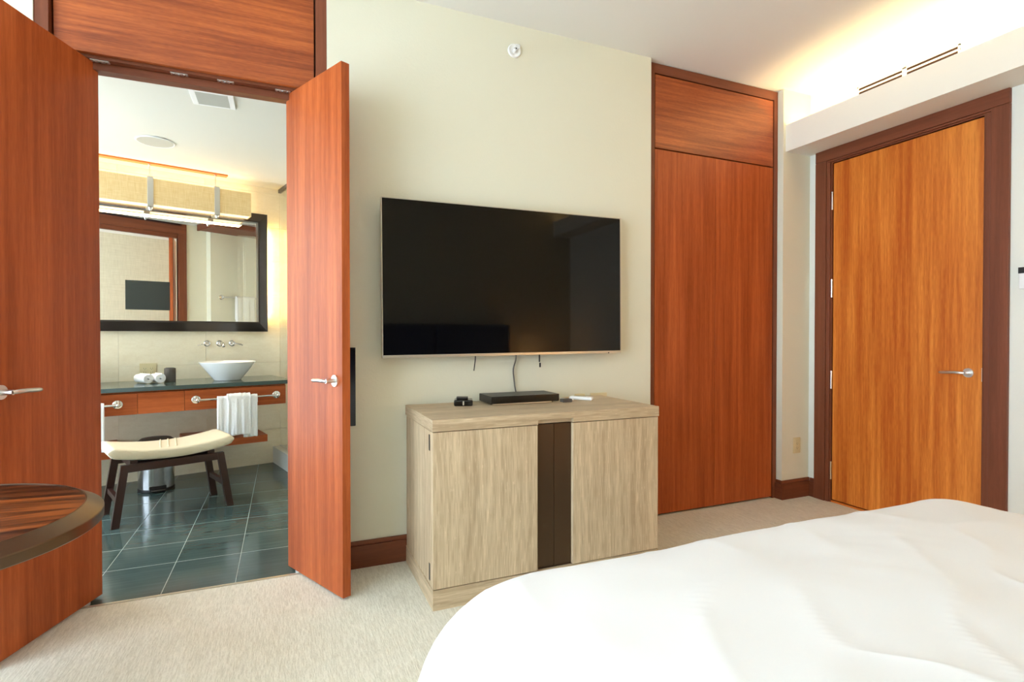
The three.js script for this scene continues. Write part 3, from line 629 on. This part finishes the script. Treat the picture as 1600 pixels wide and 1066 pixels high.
towel('bath_towel', [0.83, 1.66, -0.33], Math.PI, [[0, 0.24, 0.32, 0.28, 0.0105, 0.008, 6.6]], 'white towel seen in the bathroom mirror');
// vessel basins
function basin(x, label) {
  const t = thing('vessel_basin', label, 'basin', bath(x, 0.811, 0.34), TH, 'white vessel basins');
  const g = toCreasedNormals(lathe([[0, 0.004], [0.09, 0.0], [0.1, 0.002], [0.104, 0.008], [0.21, 0.146], [0.2115, 0.15], [0.208, 0.152], [0.203, 0.148], [0.1, 0.018], [0.085, 0.012], [0, 0.011]], 72), 0.5);
  mesh('bowl', g, M.ceramic, t);
  mesh('drain', cyl(0.022, 0.022, 0.004, 0, 0.013, 0, 'y', 24), M.chrome, t);
}
basin(-0.437, 'white conical vessel basin on the right of the counter');
basin(-1.487, 'white conical vessel basin mostly hidden by the left door leaf');
function wallFaucet(x, label) {
  const t = thing('wall_faucet', label, 'faucet', bath(x, 1.108, 0), TH, 'wall-mounted basin faucets');
  const rose = (dx) => { const g = lathe([[0, 0.014], [0.016, 0.014], [0.026, 0.008], [0.028, 0.0]], 28); g.rotateX(Math.PI / 2); g.translate(dx, 0, 0); return g; };
  const sp = mesh('spout', [tube([[0, 0, 0], [0, 0.002, 0.06], [0, 0, 0.13], [0, -0.012, 0.165], [0, -0.026, 0.172]], 0.0115, { rad: 14 })], M.chrome, t);
  mesh('escutcheon', rose(0), M.chrome, sp);
  for (const s of [-1, 1]) {
    const h = mesh('handle', [tube([[s * 0.098, 0, 0.01], [s * 0.098, 0, 0.04], [s * 0.112, -0.002, 0.05], [s * 0.15, -0.008, 0.052], [s * 0.175, -0.014, 0.05]], 0.006, { rad: 10 })], M.chrome, t);
    mesh('escutcheon', rose(s * 0.098), M.chrome, h);
  }
}
wallFaucet(-0.435, 'chrome wall faucet with two levers above the right basin');
wallFaucet(-1.487, 'chrome wall faucet above the hidden left basin');
// counter items
outlet('vanity_outlet', bath(-0.957, 0.893, 0), 2, 'double ivory outlet plate on the limestone above the counter', TH);
{
  const t = thing('grey_tumbler', 'small dark grey cylindrical tumbler on the counter', 'tumbler', bath(-0.832, 0.811, 0.25), TH);
  mesh('body', toCreasedNormals(lathe([[0, 0], [0.038, 0], [0.04, 0.003], [0.04, 0.105], [0.037, 0.108], [0, 0.108]], 40), 0.5), M.charcoal, t);
  mesh('lid', cyl(0.03, 0.03, 0.004, 0, 0.109, 0, 'y', 32), M.black, t);
}
function rolledTowel(x, z, turn, label) {
  const t = thing('rolled_towel', label, 'towel', bath(x, 0.811, z), TH + turn, 'rolled hand towels');
  const n = 90, prof = [], turns = 3.2;
  for (let i = 0; i <= n; i++) { const a = (i / n) * turns * 2 * Math.PI, r = 0.006 + 0.028 * (i / n); prof.push([r * Math.cos(a), r * Math.sin(a)]); }
  const s = new THREE.Shape(); const th = 0.0042;
  prof.forEach(([x, y], i) => { const a = (i / n) * turns * 2 * Math.PI, k = 1 + th / Math.hypot(x, y); i ? s.lineTo(x * k, y * k) : s.moveTo(x * k, y * k); });
  for (let i = n; i >= 0; i--) { const [x, y] = prof[i], k = 1 - th * 0.85 / Math.hypot(x, y); s.lineTo(x * k, y * k); }
  const g = new THREE.ExtrudeGeometry(s, { depth: 0.15, bevelEnabled: true, bevelThickness: 0.004, bevelSize: 0.0008, bevelSegments: 2 });
  g.translate(0, 0.0385, -0.11); boxUV(g);
  mesh('roll', g, M.towel, t);
}
rolledTowel(-1.0, 0.34, 0.35, 'rolled white hand towel on the left of the pair on the counter');
rolledTowel(-0.917, 0.34, 0.2, 'rolled white hand towel on the right of the pair, nearest the tumbler');
// mirror with dark frame
{
  const t = thing('vanity_mirror', 'large backlit mirror in a wide dark frame above the vanity', 'mirror', bath(VX - 0.015, 1.212, 0), TH);
  const hw = 0.903, H = 1.062, fw = 0.086;
  const prism = (x0, y0, x1, y1, nx, ny) => { // mitred frame side, bevelled towards the glass
    const g = new THREE.BufferGeometry();
    const dx = Math.sign(x1 - x0), dy = Math.sign(y1 - y0);
    const P = (x, y, z) => [x, y, z];
    const i0 = [x0 + dx * fw + nx * fw, y0 + dy * fw + ny * fw], i1 = [x1 - dx * fw + nx * fw, y1 - dy * fw + ny * fw];
    const m = 0.25, j0 = [x0 + (i0[0] - x0) * m, y0 + (i0[1] - y0) * m], j1 = [x1 + (i1[0] - x1) * m, y1 + (i1[1] - y1) * m];
    const k0 = [x0 + (i0[0] - x0) * 0.85, y0 + (i0[1] - y0) * 0.85], k1 = [x1 + (i1[0] - x1) * 0.85, y1 + (i1[1] - y1) * 0.85];
    const ring = (o) => [[...(o ? [x1, y1] : [x0, y0]), 0.042], [...(o ? [x1, y1] : [x0, y0]), 0.052], [...(o ? k1 : k0), 0.085], [...(o ? i1 : i0), 0.085], [...(o ? i1 : i0), 0.042]];
    const A = ring(0), B = ring(1), v = [];
    for (let q = 0; q < 5; q++) { const r = (q + 1) % 5; v.push(...A[q], ...B[q], ...A[r], ...B[q], ...B[r], ...A[r]); }
    g.setAttribute('position', new THREE.Float32BufferAttribute(v, 3)); g.computeVertexNormals();
    return boxUV(g);
  };
  const side = (a, b, n) => mesh('frame_side', prism(...a, ...b, ...n), M.mirrorFrame, t);
  side([-hw, 0], [hw, 0], [0, 1]); side([hw, 0], [hw, H], [-1, 0]); side([hw, H], [-hw, H], [0, -1]); side([-hw, H], [-hw, 0], [1, 0]);
  mesh('mirror_glass', box(-hw + fw - 0.004, hw - fw + 0.004, fw - 0.004, H - fw + 0.004, 0.043, 0.05), M.mirror, t, 'clear silvered mirror glass');
  mesh('mirror_screen', box(-0.152, 0.148, 0.172, 0.405, 0.0495, 0.0512), M.mirrorScreen, t, 'dark television screen set into the mirror');
  mesh('mount', box(-hw + 0.15, hw - 0.15, 0.15, H - 0.15, 0, 0.043), M.black, t);
  for (const s of [-1, 1]) {
    mesh('backlight_tube', cyl(0.008, 0.008, 0.78, s * (hw - 0.035), H / 2, 0.026, 'y', 12), M.ledWarm, t, 'warm tube glowing behind the frame');
    areaLight(0.02, 0.78, new THREE.Color(1.0, 0.64, 0.18), 210, [s * (hw - 0.026), H / 2, 0.026], [s, 0, -0.35], t);
  }
}
// pendant lamp with three rods
{
  const t = thing('pendant_lamp', 'long rectangular cream linen pendant lamp hung before the mirror', 'lamp', bath(VX - 0.015, CB, 0.2), TH);
  const hw = 0.72, y0 = -0.335, y1 = -0.135, d0 = -0.07, d1 = 0.07, th = 0.004;
  mesh('canopy', box(-0.55, 0.55, -0.012, 0, -0.03, 0.03, { r: 0.002 }), M.copper, t, 'long copper ceiling canopy');
  mesh('lamp_shade', [box(-hw, hw, y0, y1, d1 - th, d1), box(-hw, hw, y0, y1, d0, d0 + th), box(-hw, -hw + th, y0, y1, d0 + th, d1 - th), box(hw - th, hw, y0, y1, d0 + th, d1 - th)], M.shade, t, 'woven cream lamp shade, lit from inside');
  mesh('diffuser', box(-hw + th, hw - th, y0 + 0.006, y0 + 0.012, d0 + th, d1 - th), M.shadeBottom, t, 'glowing white diffuser under the shade');
  for (const x of [-0.48, 0, 0.46]) {
    const s = mesh('strap', [box(x - 0.02, x + 0.02, y0 - 0.022, y1 + 0.012, d1 + 0.001, d1 + 0.007, { r: 0.001 }), box(x - 0.02, x + 0.02, y1 + 0.006, y1 + 0.012, d0 - 0.004, d1 + 0.007), box(x - 0.02, x + 0.02, y0 - 0.022, y0 - 0.016, d0 - 0.004, d1 + 0.007), box(x - 0.02, x + 0.02, y0 - 0.022, y1 + 0.012, d0 - 0.007, d0 - 0.001)], M.nickel, t, 'satin metal strap');
    mesh('finial', lathe([[0, -0.026], [0.006, -0.022], [0.013, -0.006], [0.011, 0.002], [0, 0.003]], 20).translate(x, y0 - 0.024, d1 - 0.01), M.chrome, s);
    mesh('rod', cyl(0.005, 0.005, -y1 - 0.012, x, (y1 + 0.012 - 0.012) / 2, 0, 'y', 12), M.nickel, t);
    mesh('rod_cap', cyl(0.011, 0.011, 0.014, x, -0.019, 0, 'y', 16), M.nickel, t);
  }
  const warm = new THREE.Color(1.0, 0.76, 0.44);
  areaLight(1.42, 0.19, warm, 3, [0, (y0 + y1) / 2, d1 + 0.009], [0, 0, 1], t);
  areaLight(1.42, 0.19, warm, 8, [0, (y0 + y1) / 2, d0 - 0.009], [0, 0, -1], t);
  areaLight(1.42, 0.12, warm, 15, [0, y0 - 0.024, 0], [0, -1, 0], t);
  areaLight(1.42, 0.12, warm, 4, [0, y1 + 0.014, 0], [0, 1, 0], t);
}
// ceiling speaker and vent
{
  const t = thing('ceiling_speaker', 'round off-white speaker grille in the bathroom ceiling', 'speaker', bath(-0.965, CB, 0.79), TH);
  mesh('rim', lathe([[0.115, 0], [0.12, -0.004], [0.113, -0.009], [0.108, -0.006], [0.106, 0]], 64), M.white, t);
  mesh('grille', cyl(0.107, 0.107, 0.004, 0, -0.005, 0, 'y', 64), M.greyGrille, t);
}
{
  const t = thing('ceiling_vent', 'square white louvred vent in the bathroom ceiling', 'air vent', [-0.367, CB, -0.68]);
  mesh('frame', [box(-0.11, -0.08, -0.012, 0, -0.11, 0.11, { r: 0.003 }), box(0.08, 0.11, -0.012, 0, -0.11, 0.11, { r: 0.003 }), box(-0.08, 0.08, -0.012, 0, 0.08, 0.11, { r: 0.003 }), box(-0.08, 0.08, -0.012, 0, -0.11, -0.08, { r: 0.003 })], M.white, t);
  mesh('backing', box(-0.08, 0.08, -0.0015, -0.0005, -0.08, 0.08), M.charcoal, t);
  for (let k = 0; k < 5; k++) { const g = box(-0.08, 0.08, -0.001, 0.001, -0.019, 0.019); g.rotateX(-0.22); g.translate(0, -0.011, -0.064 + k * 0.032); mesh('louvre', g, M.greyGrille, t); }
}
// shower: curb and glass screen
{
  const c = tag(mesh('trim_3', box(0, 0.135, 0, 0.15, 0, 1.9, { r: 0.003 }), M.marble), 'pale stone curb along the foot of the shower glass', 'curb', null, 'structure');
  c.position.set(...bath(0, 0, 0)); c.rotation.y = TH;
  const g = thing('shower_screen', 'clear glass shower screen beside the vanity', 'glass screen', bath(0.068, 0.15, 0), TH);
  mesh('glass_pane', box(-0.005, 0.005, 0.006, CB - 0.15 - 0.032, 0.004, 1.82), M.glass, g);
  mesh('top_channel', box(-0.012, 0.012, CB - 0.15 - 0.032, CB - 0.151, 0.004, 1.9), M.charcoal, g, 'dark metal channel at the ceiling');
  mesh('bottom_channel', box(-0.009, 0.009, 0, 0.006, 0.004, 1.82), M.nickel, g);
}
// step-on bin
{
  const t = thing('pedal_bin', 'round steel pedal bin with dark lid under the vanity', 'bin', bath(-0.937, 0, 0.36), TH);
  mesh('body', lathe([[0, 0.02], [0.116, 0.02], [0.118, 0.024], [0.118, 0.345], [0.116, 0.35], [0, 0.35]], 56), M.steel, t);
  mesh('base_ring', lathe([[0, 0], [0.119, 0], [0.121, 0.004], [0.121, 0.02], [0.118, 0.024]], 56), M.black, t);
  mesh('lid', lathe([[0.118, 0.35], [0.121, 0.354], [0.12, 0.375], [0.1, 0.392], [0, 0.4]], 56), M.charcoal, t);
  const p = mesh('pedal', box(-0.045, 0.045, 0.012, 0.022, 0.115, 0.155, { r: 0.004 }), M.black, t);
  mesh('pedal_trim', box(-0.04, 0.04, 0.022, 0.026, 0.125, 0.158, { r: 0.002 }), M.steel, p);
  mesh('pedal_slot', box(-0.055, 0.055, 0.004, 0.05, 0.105, 0.1195, { r: 0.006 }), M.black, t);
}
// saddle stool
{
  const t = thing('saddle_stool', 'dark wood stool with cream curved saddle seat', 'stool', bath(-0.922, 0, 1.0), TH + 6.2 * D2R);
  const L = 0.345, Dp = 0.19, nx = 40, ny = 16;
  // seat cushion: closed lofted surface, concave along x
  const pos = [], idx = [];
  const ring = 40;
  for (let i = 0; i <= nx; i++) {
    const u = -1 + 2 * i / nx, au = Math.abs(u);
    const cap = au > 0.9 ? Math.sqrt(Math.max(0, 1 - ((au - 0.9) / 0.1) ** 2)) : 1, x = u * (L + 0.01);
    const yc = 0.405 + 0.055 * u * u + 0.012 * (1 - u * u), hh = 0.036 * Math.max(0.25, cap), dd = Dp * (0.97 + 0.03 * cap);
    for (let k = 0; k < ring; k++) {
      const a = (k / ring) * 2 * Math.PI, c = Math.cos(a), s = Math.sin(a), e = 0.32;
      pos.push(x, yc + hh * Math.sign(s) * Math.abs(s) ** e * (s > 0 ? 1.05 - 0.05 * Math.abs(c) : 1), dd * Math.sign(c) * Math.abs(c) ** e);
    }
  }
  for (let i = 0; i < nx; i++) for (let k = 0; k < ring; k++) { const a = i * ring + k, b = i * ring + (k + 1) % ring, c = a + ring, d = b + ring; idx.push(a, b, c, b, d, c); }
  for (const i of [0, nx]) { const n = pos.length / 3; pos.push((i ? 1 : -1) * (L + 0.01), 0.46, 0); for (let k = 0; k < ring; k++) { const a = i * ring + k, b = i * ring + (k + 1) % ring; i ? idx.push(a, b, n) : idx.push(b, a, n); } }
  let g = new THREE.BufferGeometry(); g.setAttribute('position', new THREE.Float32BufferAttribute(pos, 3)); g.setIndex(idx);
  g = toCreasedNormals(g, 1.0); boxUV(g);
  const seat = mesh('seat', g, M.cushion, t, 'cream leather curved seat');
  const seams = []; for (const x of [-0.045, 0.0, 0.045]) seams.push(tube([[x + 0.03, 0.4535, -0.16], [x + 0.01, 0.4552, -0.05], [x - 0.012, 0.4552, 0.05], [x - 0.03, 0.4535, 0.15]], 0.005, { rad: 6 }));
  mesh('seam', seams, M.cushion, seat);
  const post = (x0, y0, z0, x1, y1, z1, w, d) => { const p = []; for (const [x, y, z] of [[x0, y0, z0], [x1, y1, z1]]) for (const [sx, sz] of [[-1, -1], [1, -1], [1, 1], [-1, 1]]) p.push([x + sx * w / 2, y, z + sz * d / 2]);
    const F = [[0, 1, 2, 3], [7, 6, 5, 4], [0, 4, 5, 1], [1, 5, 6, 2], [2, 6, 7, 3], [3, 7, 4, 0]], v = [];
    for (const f of F) for (const q of [0, 1, 2, 0, 2, 3]) v.push(...p[f[q]]);
    const gg = new THREE.BufferGeometry(); gg.setAttribute('position', new THREE.Float32BufferAttribute(v, 3)); gg.computeVertexNormals(); return boxUV(gg); };
  for (const sx of [-1, 1]) for (const sz of [-1, 1]) mesh('leg', post(sx * 0.325, 0, sz * 0.18, sx * 0.27, 0.375, sz * 0.165, 0.042, 0.034), M.darkwood, t);
  for (const sz of [-1, 1]) mesh('long_rail', box(-0.285, 0.285, 0.328, 0.376, sz * 0.166 - 0.014, sz * 0.166 + 0.014, { r: 0.002 }), M.darkwood, t);
  for (const sx of [-1, 1]) mesh('stretcher', box(sx * 0.302 - 0.012, sx * 0.302 + 0.012, 0.14, 0.175, -0.17, 0.17, { r: 0.002 }), M.darkwood, t);
  mesh('seat_support', [box(-0.24, -0.2, 0.352, 0.395, -0.15, 0.15), box(0.2, 0.24, 0.352, 0.395, -0.15, 0.15), box(-0.2, 0.2, 0.357, 0.377, -0.12, 0.12)], M.darkwood, t);
}

scene.traverse((o) => { if (o.isMesh) { o.castShadow = true; o.receiveShadow = true; } });
renderer.render(scene, camera);
